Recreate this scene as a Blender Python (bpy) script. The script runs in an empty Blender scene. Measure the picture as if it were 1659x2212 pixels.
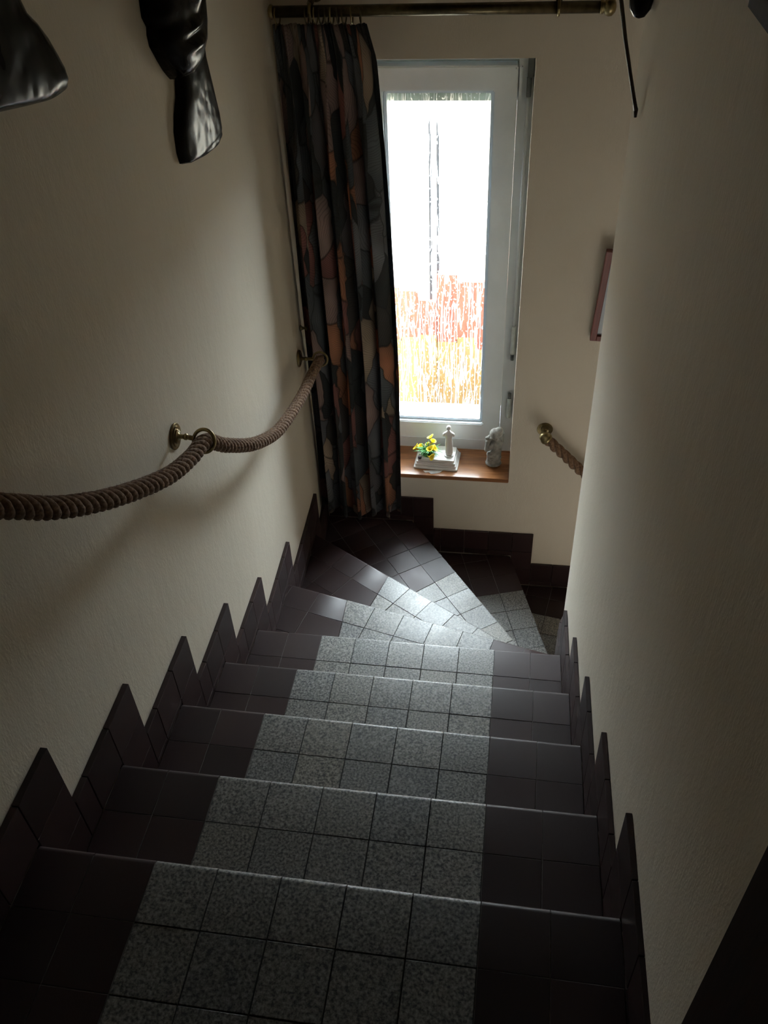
import bpy, bmesh, math, random
from mathutils import Vector, Matrix
random.seed(7)
S = bpy.context.scene
COL = S.collection

# ------------------------------------------------------------------ camera
cam_d = bpy.data.cameras.new('camera'); cam = bpy.data.objects.new('camera', cam_d); COL.objects.link(cam)
R0 = Vector((0.98947932, 0.1384006, -0.04214204)); D0 = Vector((0.05967683, -0.65580459, -0.75256828)); F0 = Vector((-0.13179284, 0.74213584, -0.65716439))
mw = Matrix((R0, -D0, -F0)).transposed().to_4x4(); mw.translation = Vector((0.51231835, -0.62862302, 1.32682651))
cam.matrix_world = mw
cam_d.sensor_fit = 'VERTICAL'; cam_d.sensor_height = 24; cam_d.lens = 1902.991 / 2212 * 24; cam_d.clip_start = 0.02
S.camera = cam
# ------------------------------------------------------------------ colour, world, lights
S.view_settings.view_transform = 'Standard'; S.view_settings.look = 'None'
S.view_settings.gamma = 1; S.view_settings.use_curve_mapping = False
S.view_settings.exposure = 0.0
S.cycles.use_denoising = True
S.cycles.max_bounces = 10; S.cycles.diffuse_bounces = 6; S.cycles.transparent_max_bounces = 12
S.cycles.sample_clamp_indirect = 6
W = bpy.data.worlds.new('sky'); S.world = W; W.use_nodes = True
bg = W.node_tree.nodes['Background']; bg.inputs[0].default_value = (0.82, 0.92, 1.0, 1); bg.inputs[1].default_value = 0.35

def light(name, typ, loc, target, power, color, **kw):
    d = bpy.data.lights.new(name, typ); o = bpy.data.objects.new(name, d); COL.objects.link(o)
    o.location = loc; d.energy = power; d.color = color
    for k, v in kw.items(): setattr(d, k, v)
    o.rotation_euler = (Vector(target) - Vector(loc)).to_track_quat('-Z', 'Y').to_euler()
    return o
# daylight: bright overcast sky high above the garden, seen by the window only
light('daylight', 'AREA', (0.5, 4.55, 1.15), (0.25, 2.3, -0.25), 4800, (0.85, 0.92, 1.0), shape='RECTANGLE', size=9, size_y=2.2)
# sunlit pale garden seen low through the window: its bounce lights the stairwell from below
light('garden_bounce', 'AREA', (0.5, 5.0, -1.35), (0.35, 2.4, -0.6), 450, (1.0, 0.92, 0.68), shape='RECTANGLE', size=9, size_y=2.6)
light('sun', 'SUN', (-3, -4, 8), (0.6, 3.0, 0), 6.0, (1.0, 0.97, 0.92), angle=0.05)
# daylight of the lower hall that reaches up behind the spine wall
light('lower_hall_daylight', 'AREA', (1.42, 0.35, -1.5), (0.9, 2.2, -0.45), 7.0, (1.0, 0.93, 0.82), shape='RECTANGLE', size=0.85, size_y=1.3)
# added unseen fill light, dim and warm, over the landing behind the camera
light('landing_fill', 'AREA', (0.9, -1.75, 1.85), (0.6, 0.2, 0.0), 0.12, (1.0, 0.78, 0.45), shape='DISK', size=0.5)

# ------------------------------------------------------------------ material helpers
def mat(name):
    m = bpy.data.materials.new(name); m.use_nodes = True
    nt = m.node_tree; nt.nodes.clear()
    out = nt.nodes.new('ShaderNodeOutputMaterial'); b = nt.nodes.new('ShaderNodeBsdfPrincipled')
    nt.links.new(b.outputs[0], out.inputs[0]); return m, nt, b, out
def N(nt, t, **kw):
    n = nt.nodes.new(t)
    for k, v in kw.items():
        if k in ('operation', 'blend_type', 'feature', 'wave_type', 'distance', 'data_type', 'bands_direction', 'attribute_name', 'uv_map', 'noise_dimensions'):
            setattr(n, k, v)
        else: n.inputs[k].default_value = v
    return n
def L(nt, a, b): nt.links.new(a, b)
def ramp(nt, fac, stops, interp='LINEAR'):
    r = nt.nodes.new('ShaderNodeValToRGB'); r.color_ramp.interpolation = interp
    while len(r.color_ramp.elements) < len(stops): r.color_ramp.elements.new(0.5)
    for e, (p, c) in zip(r.color_ramp.elements, stops): e.position = p; e.color = (*c, 1)
    L(nt, fac, r.inputs[0]); return r
def bump(nt, b, h, s, d=0.002):
    n = N(nt, 'ShaderNodeBump', Strength=s, Distance=d); L(nt, h, n.inputs['Height']); L(nt, n.outputs[0], b.inputs['Normal']); return n
def simple(name, col, rough=0.5, metal=0.0, nscale=40, namt=0.15, bs=0.0, stretch=None):
    m, nt, b, out = mat(name)
    tc = nt.nodes.new('ShaderNodeTexCoord'); no = N(nt, 'ShaderNodeTexNoise', Scale=nscale, Detail=4)
    if stretch:
        mp = nt.nodes.new('ShaderNodeMapping'); mp.inputs['Scale'].default_value = stretch; L(nt, tc.outputs['Object'], mp.inputs[0]); L(nt, mp.outputs[0], no.inputs[0])
    else: L(nt, tc.outputs['Object'], no.inputs[0])
    c2 = tuple(max(0, c * (1 - namt)) for c in col); c3 = tuple(min(1, c * (1 + namt)) for c in col)
    r = ramp(nt, no.outputs[0], [(0.3, c2), (0.7, c3)]); L(nt, r.outputs[0], b.inputs['Base Color'])
    b.inputs['Roughness'].default_value = rough; b.inputs['Metallic'].default_value = metal
    if bs: bump(nt, b, no.outputs[0], bs)
    return m

def plaster():
    m, nt, b, out = mat('wall_plaster')
    tc = nt.nodes.new('ShaderNodeTexCoord')
    n1 = N(nt, 'ShaderNodeTexNoise', Scale=2.2, Detail=3); L(nt, tc.outputs['Object'], n1.inputs[0])
    r = ramp(nt, n1.outputs[0], [(0.3, (0.73, 0.66, 0.545)), (0.7, (0.78, 0.71, 0.595))]); 
    mp = nt.nodes.new('ShaderNodeMapping'); mp.inputs['Scale'].default_value = (1, 1, 0.45); L(nt, tc.outputs['Object'], mp.inputs[0])
    n2 = N(nt, 'ShaderNodeTexNoise', Scale=260, Detail=3); L(nt, mp.outputs[0], n2.inputs[0])
    n3 = N(nt, 'ShaderNodeTexNoise', Scale=38, Detail=5); L(nt, mp.outputs[0], n3.inputs[0])
    a = N(nt, 'ShaderNodeMath', operation='MULTIPLY_ADD'); a.inputs[1].default_value = 0.5; L(nt, n2.outputs[0], a.inputs[0]); L(nt, n3.outputs[0], a.inputs[2])
    L(nt, r.outputs[0], b.inputs['Base Color']); b.inputs['Roughness'].default_value = 0.85; b.inputs['Specular IOR Level'].default_value = 0.25
    bump(nt, b, a.outputs[0], 0.5, 0.0024); return m
def granite():
    m, nt, b, out = mat('speckled_granite')
    tc = nt.nodes.new('ShaderNodeTexCoord'); oi = nt.nodes.new('ShaderNodeObjectInfo')
    add = N(nt, 'ShaderNodeVectorMath', operation='ADD'); L(nt, tc.outputs['Object'], add.inputs[0]); L(nt, oi.outputs['Random'], add.inputs[1])
    n1 = N(nt, 'ShaderNodeTexNoise', Scale=210, Detail=2.5, Roughness=0.6); L(nt, add.outputs[0], n1.inputs[0])
    r1 = ramp(nt, n1.outputs[0], [(0.36, (0.06, 0.064, 0.07)), (0.46, (0.168, 0.162, 0.154)), (0.56, (0.25, 0.244, 0.232)), (0.68, (0.37, 0.362, 0.345))])
    n2 = N(nt, 'ShaderNodeTexNoise', Scale=5, Detail=2); L(nt, add.outputs[0], n2.inputs[0])
    tint = ramp(nt, oi.outputs['Random'], [(0.0, (0.78, 0.80, 0.82)), (0.45, (0.98, 0.97, 0.94)), (0.8, (0.86, 0.86, 0.84)), (1.0, (1.0, 0.96, 0.88))])
    mx = N(nt, 'ShaderNodeMix', data_type='RGBA', blend_type='MULTIPLY'); mx.inputs[0].default_value = 1
    L(nt, r1.outputs[0], mx.inputs[6]); L(nt, tint.outputs[0], mx.inputs[7]); L(nt, mx.outputs[2], b.inputs['Base Color'])
    rr = ramp(nt, n2.outputs[0], [(0.3, (0.42,)*3), (0.7, (0.56,)*3)]); L(nt, rr.outputs[0], b.inputs['Roughness'])
    bump(nt, b, n1.outputs[0], 0.05, 0.0005); return m
def darktile():
    m, nt, b, out = mat('dark_brown_tile')
    tc = nt.nodes.new('ShaderNodeTexCoord'); oi = nt.nodes.new('ShaderNodeObjectInfo')
    n2 = N(nt, 'ShaderNodeTexNoise', Scale=9, Detail=5); L(nt, tc.outputs['Object'], n2.inputs[0])
    r = ramp(nt, oi.outputs['Random'], [(0, (0.024, 0.012, 0.012)), (1, (0.037, 0.018, 0.018))]); L(nt, r.outputs[0], b.inputs['Base Color'])
    rr = ramp(nt, n2.outputs[0], [(0.3, (0.40,)*3), (0.75, (0.52,)*3)]); L(nt, rr.outputs[0], b.inputs['Roughness'])
    b.inputs['Specular IOR Level'].default_value = 0.36
    bump(nt, b, n2.outputs[0], 0.04, 0.002); return m
def curtain_mat():
    m, nt, b, out = mat('leaf_print_fabric')
    uv = N(nt, 'ShaderNodeUVMap', uv_map='cloth')
    wn = N(nt, 'ShaderNodeTexNoise', Scale=7, Detail=2); L(nt, uv.outputs[0], wn.inputs[0])
    off = N(nt, 'ShaderNodeVectorMath', operation='MULTIPLY_ADD'); off.inputs[1].default_value = (0.10, 0.10, 0); L(nt, wn.outputs['Color'], off.inputs[0]); L(nt, uv.outputs[0], off.inputs[2])
    mp = nt.nodes.new('ShaderNodeMapping'); mp.inputs['Scale'].default_value = (1.45, 0.62, 1); L(nt, off.outputs[0], mp.inputs[0])
    v = N(nt, 'ShaderNodeTexVoronoi', Scale=9.5, Randomness=0.95); L(nt, mp.outputs[0], v.inputs[0])
    e = N(nt, 'ShaderNodeTexVoronoi', feature='DISTANCE_TO_EDGE', Scale=9.5, Randomness=0.95); L(nt, mp.outputs[0], e.inputs[0])
    sep = nt.nodes.new('ShaderNodeSeparateColor'); L(nt, v.outputs['Color'], sep.inputs[0])
    cr = ramp(nt, sep.outputs[0], [(0.0, (0.03, 0.035, 0.038)), (0.20, (0.12, 0.135, 0.15)), (0.38, (0.21, 0.215, 0.235)), (0.52, (0.07, 0.06, 0.055)),
                                   (0.62, (0.55, 0.24, 0.13)), (0.72, (0.42, 0.29, 0.26)), (0.82, (0.34, 0.14, 0.12)), (0.90, (0.50, 0.38, 0.28)), (0.96, (0.14, 0.13, 0.14))], 'CONSTANT')
    # fine feather lines inside each leaf, turned by the cell's random value
    rot = nt.nodes.new('ShaderNodeVectorRotate'); L(nt, off.outputs[0], rot.inputs['Vector'])
    ml = N(nt, 'ShaderNodeMath', operation='MULTIPLY'); ml.inputs[1].default_value = 6.28; L(nt, sep.outputs[1], ml.inputs[0]); L(nt, ml.outputs[0], rot.inputs['Angle'])
    wv = N(nt, 'ShaderNodeTexWave', Scale=42, Distortion=3.0, Detail=1); wv.inputs['Detail Scale'].default_value = 0.6; L(nt, rot.outputs[0], wv.inputs[0])
    wr = ramp(nt, wv.outputs['Color'], [(0.0, (0.55,)*3), (0.35, (1,)*3)])
    m1 = N(nt, 'ShaderNodeMix', data_type='RGBA', blend_type='MULTIPLY'); m1.inputs[0].default_value = 0.8; L(nt, cr.outputs[0], m1.inputs[6]); L(nt, wr.outputs[0], m1.inputs[7])
    er = ramp(nt, e.outputs['Distance'], [(0.008, (0.35,)*3), (0.03, (1,)*3)])
    m2 = N(nt, 'ShaderNodeMix', data_type='RGBA', blend_type='MULTIPLY'); m2.inputs[0].default_value = 1; L(nt, m1.outputs[2], m2.inputs[6]); L(nt, er.outputs[0], m2.inputs[7])
    # leaves darken towards their tips in the print
    gr = ramp(nt, v.outputs['Distance'], [(0.15, (1.0,)*3), (0.75, (0.45,)*3)])
    m3 = N(nt, 'ShaderNodeMix', data_type='RGBA', blend_type='MULTIPLY'); m3.inputs[0].default_value = 0.9; L(nt, m2.outputs[2], m3.inputs[6]); L(nt, gr.outputs[0], m3.inputs[7]); m2 = m3
    L(nt, m2.outputs[2], b.inputs['Base Color']); b.inputs['Roughness'].default_value = 0.8; b.inputs['Sheen Weight'].default_value = 0.1
    tr = nt.nodes.new('ShaderNodeBsdfTranslucent'); L(nt, m2.outputs[2], tr.inputs[0])
    ms = nt.nodes.new('ShaderNodeMixShader'); ms.inputs[0].default_value = 0.12; L(nt, b.outputs[0], ms.inputs[1]); L(nt, tr.outputs[0], ms.inputs[2]); L(nt, ms.outputs[0], out.inputs[0])
    return m
def rope_mat():
    m, nt, b, out = mat('hemp_rope')
    uv = N(nt, 'ShaderNodeUVMap', uv_map='along')
    w = N(nt, 'ShaderNodeTexWave', Scale=1.0, Distortion=2.5, Detail=2, bands_direction='DIAGONAL'); w.inputs['Detail Scale'].default_value = 2
    mp = nt.nodes.new('ShaderNodeMapping'); mp.inputs['Scale'].default_value = (3, 60, 1); L(nt, uv.outputs[0], mp.inputs[0]); L(nt, mp.outputs[0], w.inputs[0])
    n = N(nt, 'ShaderNodeTexNoise', Scale=160, Detail=4); tc = nt.nodes.new('ShaderNodeTexCoord'); L(nt, tc.outputs['Object'], n.inputs[0])
    r = ramp(nt, n.outputs[0], [(0.3, (0.115, 0.062, 0.036)), (0.7, (0.27, 0.165, 0.10))]); L(nt, r.outputs[0], b.inputs['Base Color'])
    a = N(nt, 'ShaderNodeMath', operation='ADD'); L(nt, n.outputs[0], a.inputs[0]); L(nt, w.outputs['Fac'], a.inputs[1])
    b.inputs['Roughness'].default_value = 0.9; b.inputs['Specular IOR Level'].default_value = 0.15; b.inputs['Sheen Weight'].default_value = 0.15
    bump(nt, b, a.outputs[0], 0.6, 0.0012); return m
def rainglass():
    m, nt, b, out = mat('streaked_glass')
    nt.nodes.remove(b)
    tc = nt.nodes.new('ShaderNodeTexCoord')
    mp = nt.nodes.new('ShaderNodeMapping'); mp.inputs['Scale'].default_value = (1, 1, 0.085); L(nt, tc.outputs['Object'], mp.inputs[0])
    n = N(nt, 'ShaderNodeTexNoise', Scale=62, Detail=2.5, Distortion=0.5); L(nt, mp.outputs[0], n.inputs[0])
    mp2 = nt.nodes.new('ShaderNodeMapping'); mp2.inputs['Scale'].default_value = (1, 1, 0.5); L(nt, tc.outputs['Object'], mp2.inputs[0])
    n2 = N(nt, 'ShaderNodeTexNoise', Scale=150, Detail=2); L(nt, mp2.outputs[0], n2.inputs[0])
    r = ramp(nt, n.outputs[0], [(0.496, (0,)*3), (0.504, (1,)*3), (0.517, (1,)*3), (0.526, (0,)*3)])
    r2 = ramp(nt, n2.outputs[0], [(0.64, (0,)*3), (0.68, (1,)*3)])
    mx = N(nt, 'ShaderNodeMath', operation='MAXIMUM'); L(nt, r.outputs[0], mx.inputs[0]); L(nt, r2.outputs[0], mx.inputs[1])
    sc = N(nt, 'ShaderNodeMath', operation='MULTIPLY'); sc.inputs[1].default_value = 0.72; L(nt, mx.outputs[0], sc.inputs[0])
    t = nt.nodes.new('ShaderNodeBsdfTransparent'); t.inputs[0].default_value = (0.95, 0.98, 0.97, 1)
    tl = nt.nodes.new('ShaderNodeBsdfTranslucent'); tl.inputs[0].default_value = (0.95, 0.97, 0.98, 1)
    gl = nt.nodes.new('ShaderNodeBsdfGlossy'); gl.inputs['Roughness'].default_value = 0.06
    s1 = nt.nodes.new('ShaderNodeMixShader'); L(nt, sc.outputs[0], s1.inputs[0]); L(nt, t.outputs[0], s1.inputs[1]); L(nt, tl.outputs[0], s1.inputs[2])
    fr = N(nt, 'ShaderNodeFresnel', IOR=1.45); bp = N(nt, 'ShaderNodeBump', Strength=0.3, Distance=0.001); L(nt, n.outputs[0], bp.inputs['Height']); L(nt, bp.outputs[0], gl.inputs['Normal'])
    fm = N(nt, 'ShaderNodeMath', operation='MULTIPLY'); fm.inputs[1].default_value = 0.5; L(nt, fr.outputs[0], fm.inputs[0])
    s2 = nt.nodes.new('ShaderNodeMixShader'); L(nt, fm.outputs[0], s2.inputs[0]); L(nt, s1.outputs[0], s2.inputs[1]); L(nt, gl.outputs[0], s2.inputs[2]); L(nt, s2.outputs[0], out.inputs[0])
    return m
def wood(name, c1, c2, rough, scale=(1, 14, 14)):
    m, nt, b, out = mat(name)
    tc = nt.nodes.new('ShaderNodeTexCoord'); mp = nt.nodes.new('ShaderNodeMapping'); mp.inputs['Scale'].default_value = scale; L(nt, tc.outputs['Object'], mp.inputs[0])
    n = N(nt, 'ShaderNodeTexNoise', Scale=9, Detail=6, Distortion=0.6); L(nt, mp.outputs[0], n.inputs[0])
    r = ramp(nt, n.outputs[0], [(0.3, c1), (0.7, c2)]); L(nt, r.outputs[0], b.inputs['Base Color']); b.inputs['Roughness'].default_value = rough
    bump(nt, b, n.outputs[0], 0.06, 0.001); return m
def ebony():
    m, nt, b, out = mat('polished_ebony')
    tc = nt.nodes.new('ShaderNodeTexCoord'); v = N(nt, 'ShaderNodeTexVoronoi', Scale=32, feature='SMOOTH_F1'); L(nt, tc.outputs['Object'], v.inputs[0])
    b.inputs['Base Color'].default_value = (0.008, 0.007, 0.007, 1); b.inputs['Roughness'].default_value = 0.24; b.inputs['Specular IOR Level'].default_value = 0.07
    bump(nt, b, v.outputs['Distance'], 0.35, 0.008); return m
M_WALL = plaster(); M_GRAN = granite(); M_DARK = darktile(); M_CURT = curtain_mat(); M_ROPE = rope_mat(); M_GLASS = rainglass(); M_EBONY = ebony()
M_GROUT = simple('mortar', (0.13, 0.12, 0.115), 0.9, nscale=150, bs=0.2)
M_PALE = simple('pale_grout', (0.22, 0.20, 0.19), 0.95, nscale=150)
M_DGROUT = simple('dark_grout', (0.035, 0.035, 0.035), 0.95, nscale=150)
M_WHITE = simple('white_window_plastic', (0.72, 0.76, 0.78), 0.35, nscale=15, namt=0.03)
M_BEAD = simple('glazing_bead', (0.60, 0.68, 0.74), 0.3, nscale=15, namt=0.03)
M_BRASS = simple('aged_brass', (0.30, 0.24, 0.12), 0.28, 0.9, nscale=60, namt=0.3)
M_DBRASS = simple('dark_brass', (0.12, 0.10, 0.06), 0.3, 0.9, nscale=60, namt=0.3)
M_SILL = wood('varnished_oak', (0.19, 0.075, 0.028), (0.34, 0.15, 0.06), 0.23)
M_MAHOG = wood('mahogany', (0.13, 0.025, 0.018), (0.20, 0.045, 0.03), 0.4, (14, 14, 1))
M_POST = wood('dark_stained_wood', (0.018, 0.008, 0.007), (0.03, 0.014, 0.012), 0.75, (14, 14, 1)); M_POST.node_tree.nodes['Principled BSDF'].inputs['Specular IOR Level'].default_value = 0.1
M_CERAM = simple('white_ceramic', (0.74, 0.72, 0.69), 0.45, nscale=30, namt=0.06)
M_STONE = simple('grey_stone', (0.23, 0.215, 0.19), 0.9, nscale=70, namt=0.35, bs=0.6)
M_YELLOW = simple('yellow_petal', (0.93, 0.70, 0.03), 0.45, nscale=30, namt=0.08)
M_GREEN = simple('green_leaf', (0.06, 0.25, 0.055), 0.4, nscale=40, namt=0.4)
M_BERRY = simple('dark_berry', (0.035, 0.022, 0.025), 0.5)
M_PAPER = simple('white_paper', (0.70, 0.70, 0.68), 0.8)
M_PICT = simple('pale_print', (0.42, 0.47, 0.52), 0.2, nscale=6, namt=0.1)
M_PLAST = simple('hinge_plastic', (0.50, 0.54, 0.52), 0.4)
M_HINGE = simple('grey_hinge_cover', (0.09, 0.10, 0.10), 0.45)
M_DARKWOOD = wood('dark_carved_wood', (0.02, 0.014, 0.01), (0.06, 0.035, 0.022), 0.45, (14, 14, 1))
M_OUTW = simple('sunlit_render', (0.85, 0.87, 0.85), 0.9, nscale=3, namt=0.05)
M_LINTEL = simple('weathered_concrete', (0.21, 0.23, 0.19), 0.9, nscale=20, namt=0.2)
M_TRUNK = simple('garden_post_paint', (0.10, 0.10, 0.11), 0.8, nscale=20)
M_REED1 = simple('red_brown_fence_stain', (0.70, 0.20, 0.13), 0.7, nscale=30, namt=0.35, stretch=(1, 1, 0.1))
M_REED2 = simple('orange_fence_stain', (0.90, 0.52, 0.22), 0.7, nscale=30, namt=0.3, stretch=(1, 1, 0.1))

# ------------------------------------------------------------------ object helpers
def link(name, me, m, parent=None):
    o = bpy.data.objects.new(name, me); COL.objects.link(o)
    if m is not None and not me.materials: me.materials.append(m)
    if parent is not None: o.parent = parent
    return o
def empty(name, loc=(0, 0, 0)):
    o = bpy.data.objects.new(name, None); COL.objects.link(o); o.location = loc; o.empty_display_size = 0.05; return o
def thing(o, label, cat, group=None):
    o['label'] = label; o['category'] = cat
    if group: o['group'] = group
    return o
def struct(o): o['kind'] = 'structure'; return o
def from_bm(name, bm, m, parent=None, smooth=False, loc=None):
    me = bpy.data.meshes.new(name); bmesh.ops.recalc_face_normals(bm, faces=bm.faces); bm.to_mesh(me); bm.free()
    if smooth:
        for p in me.polygons: p.use_smooth = True
    o = link(name, me, m, parent)
    if loc: o.location = loc
    return o
def par_off(o, parent):   # keep world coords for meshes built in world space under an empty with a location
    o.parent = parent; o.matrix_parent_inverse = Matrix.Translation(-Vector(parent.location)); return o
def bm_box(bm, x0, x1, y0, y1, z0, z1):
    v = [bm.verts.new(p) for p in ((x0,y0,z0),(x1,y0,z0),(x1,y1,z0),(x0,y1,z0),(x0,y0,z1),(x1,y0,z1),(x1,y1,z1),(x0,y1,z1))]
    for f in ((0,3,2,1),(4,5,6,7),(0,1,5,4),(1,2,6,5),(2,3,7,6),(3,0,4,7)): bm.faces.new([v[i] for i in f])
def box(name, b, m, parent=None, bev=0.0, seg=2):
    bm = bmesh.new(); bm_box(bm, *b)
    if bev: bmesh.ops.bevel(bm, geom=list(bm.edges), offset=bev, segments=seg, affect='EDGES')
    o = from_bm(name, bm, m)
    if parent is not None: par_off(o, parent)
    return o
def prism(name, poly, z0, z1, m, parent=None, bev=0.0, axis='z', local=False):
    """poly: plan points; axis z: (x,y) extruded z0..z1"""
    bm = bmesh.new()
    def P(p, z): return (p[0], p[1], z) if axis == 'z' else ((z, p[0], p[1]) if axis == 'x' else (p[0], z, p[1]))
    a = [bm.verts.new(P(p, z0)) for p in poly]; b = [bm.verts.new(P(p, z1)) for p in poly]
    n = len(poly); bm.faces.new(a[::-1]); bm.faces.new(b)
    for i in range(n): bm.faces.new((a[i], a[(i+1) % n], b[(i+1) % n], b[i]))
    if bev: bmesh.ops.bevel(bm, geom=list(bm.edges), offset=bev, segments=1, affect='EDGES')
    o = from_bm(name, bm, m)
    if parent is not None: par_off(o, parent)
    return o
def sweep(bm, pts, rad, seg=10, cap=True, uvl=None):
    """tube along pts; rad float or list"""
    n = len(pts); pts = [Vector(p) for p in pts]
    if not isinstance(rad, (list, tuple)): rad = [rad] * n
    T = [(pts[min(i+1, n-1)] - pts[max(i-1, 0)]).normalized() for i in range(n)]
    up = Vector((0, 0, 1)) if abs(T[0].z) < 0.9 else Vector((1, 0, 0))
    nrm = (up - T[0] * up.dot(T[0])).normalized(); rings = []; dist = 0
    ds = []
    for i in range(n):
        if i: dist += (pts[i] - pts[i-1]).length
        ds.append(dist)
        nrm = (nrm - T[i] * nrm.dot(T[i])).normalized(); bn = T[i].cross(nrm)
        rings.append([bm.verts.new(pts[i] + (nrm * math.cos(a) + bn * math.sin(a)) * rad[i]) for a in [2*math.pi*k/seg for k in range(seg)]])
    for i in range(n-1):
        for k in range(seg):
            f = bm.faces.new((rings[i][k], rings[i][(k+1) % seg], rings[i+1][(k+1) % seg], rings[i+1][k]))
            f.smooth = True
            if uvl is not None:
                vs = ((k, i), (k+1, i), (k+1, i+1), (k, i+1))
                for lp, (kk, ii) in zip(f.loops, vs): lp[uvl].uv = (kk/seg, ds[ii])
    if cap: bm.faces.new(rings[0][::-1]); bm.faces.new(rings[-1])
    return rings
def tube(name, pts, rad, m, parent=None, seg=10):
    bm = bmesh.new(); sweep(bm, pts, rad, seg); o = from_bm(name, bm, m)
    if parent is not None: par_off(o, parent)
    return o
def lathe(name, prof, m, parent=None, seg=28, mtx=None, ell=1.0):
    """prof: (r, z) list about local z"""
    bm = bmesh.new(); rings = []
    for r, z in prof: rings.append([bm.verts.new((r*math.cos(2*math.pi*k/seg), ell*r*math.sin(2*math.pi*k/seg), z)) for k in range(seg)])
    for i in range(len(prof)-1):
        for k in range(seg): bm.faces.new((rings[i][k], rings[i][(k+1) % seg], rings[i+1][(k+1) % seg], rings[i+1][k])).smooth = True
    bm.faces.new(rings[0][::-1]); bm.faces.new(rings[-1])
    if mtx is not None: bmesh.ops.transform(bm, matrix=mtx, verts=bm.verts)
    o = from_bm(name, bm, m)
    if parent is not None: par_off(o, parent)
    return o
def torus(name, c, R, r, axis, m, parent=None, seg=28, ms=10):
    ax = Vector(axis).normalized(); t = Vector((0, 0, 1)) if abs(ax.z) < 0.9 else Vector((1, 0, 0)); u = ax.cross(t).normalized(); v = ax.cross(u)
    bm = bmesh.new(); rings = []
    for i in range(seg):
        a = 2*math.pi*i/seg; d = u*math.cos(a) + v*math.sin(a)
        rings.append([bm.verts.new(Vector(c) + d*(R + r*math.cos(b)) + ax*r*math.sin(b)) for b in [2*math.pi*k/ms for k in range(ms)]])
    for i in range(seg):
        for k in range(ms): bm.faces.new((rings[i][k], rings[i][(k+1) % ms], rings[(i+1) % seg][(k+1) % ms], rings[(i+1) % seg][k])).smooth = True
    o = from_bm(name, bm, m)
    if parent is not None: par_off(o, parent)
    return o
def align(c, axis):
    return Matrix.Translation(Vector(c)) @ Vector(axis).to_track_quat('Z', 'Y').to_matrix().to_4x4()

# ------------------------------------------------------------------ dimensions
H = 0.1727; U = 0.1035; ZLOW = -2.35; ZTOP = 1.95
def xl(y):      # face of left skirting
    return -0.200 if y < 1.2 else (-0.200 - 0.015*(y-1.2)/0.75 if y < 1.95 else -0.215 - 0.017*(y-1.95)/0.24)
def xr(y): return 0.7225 - 0.0175*(y-0.1)/1.15     # face of right skirting
SPX, SPY, SPR = 0.832, 1.215, 0.115                # rounded end of the spine wall
YB = 2.19                                          # face of back skirting

# ------------------------------------------------------------------ setting
lw = [(-0.213, -2.2), (-0.213, 1.2), (-0.228, 1.95), (-0.246, 2.2), (-0.246, 2.45), (-0.42, 2.45), (-0.42, -2.2)]
struct(prism('wall_left', lw, ZLOW, ZTOP, M_WALL))
# back wall with the window niche
bm = bmesh.new(); nx0, nx1, nz0, nz1 = -0.075, 0.534, -0.978, 0.618
xs = [-0.246, nx0, nx1, 2.1]; zs = [ZLOW, nz0, nz1, ZTOP]
vf = {}
for yi, y in enumerate((2.2, 2.46)):
    for i, x in enumerate(xs):
        for j, z in enumerate(zs): vf[yi, i, j] = bm.verts.new((x, y, z))
for i in range(3):
    for j in range(3):
        if (i, j) == (1, 1): continue
        bm.faces.new((vf[0,i,j], vf[0,i+1,j], vf[0,i+1,j+1], vf[0,i,j+1])); bm.faces.new((vf[1,i,j], vf[1,i,j+1], vf[1,i+1,j+1], vf[1,i+1,j]))
q = [(1,1),(2,1),(2,2),(1,2)]
for a in range(4):
    (i,j),(k,l) = q[a], q[(a+1)%4]; bm.faces.new((vf[0,i,j], vf[1,i,j], vf[1,k,l], vf[0,k,l]))
for a, b2 in (((0,0),(3,0)), ((3,0),(3,3)), ((3,3),(0,3)), ((0,3),(0,0))):
    ids = []
    (i,j),(k,l) = a, b2; n = 3; st = ((k-i)//3, (l-j)//3)
    pts = [(i+st[0]*t, j+st[1]*t) for t in range(4)]
    for t in range(3): bm.faces.new((vf[0,*pts[t]], vf[0,*pts[t+1]], vf[1,*pts[t+1]], vf[1,*pts[t]]))
wb_ = struct(from_bm('wall_back', bm, M_WALL)); wb_.data.materials.append(simple('dark_facade', (0.05, 0.035, 0.03), 0.9))  # unseen outer face made dark so it bounces less light onto the fence
for p_ in wb_.data.polygons:
    if p_.normal.y > 0.9: p_.material_index = 1
# spine wall with rounded end
sp = [(0.735, -0.255), (0.7325, 0.1), (0.7165, 1.215)]
sp += [(SPX - SPR*math.cos(math.radians(a)), SPY + SPR*math.sin(math.radians(a))) for a in range(6, 181, 6)]
sp += [(0.9475, -0.255)]
bm = bmesh.new()
a = [bm.verts.new((x, y, ZLOW)) for x, y in sp]; b_ = [bm.verts.new((x, y, ZTOP)) for x, y in sp]; n = len(sp)
bm.faces.new(a[::-1]); bm.faces.new(b_)
for i in range(n):
    f = bm.faces.new((a[i], a[(i+1) % n], b_[(i+1) % n], b_[i])); f.smooth = 2 <= i < n-2
wr = struct(from_bm('wall_right', bm, M_WALL))
struct(prism('ceiling', [(-0.42, -2.2), (2.1, -2.2), (2.1, 2.46), (-0.42, 2.46)], ZTOP, ZTOP+0.1, M_POST))
struct(prism('wall_far_flight', [(1.87, -2.2), (2.1, -2.2), (2.1, 2.2), (1.87, 2.2)], ZLOW, ZTOP, M_WALL)).name = 'wall_far'
struct(prism('wall_front', [(-0.42, -2.3), (2.1, -2.3), (2.1, -2.2), (-0.42, -2.2)], ZLOW, ZTOP, M_POST))
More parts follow.
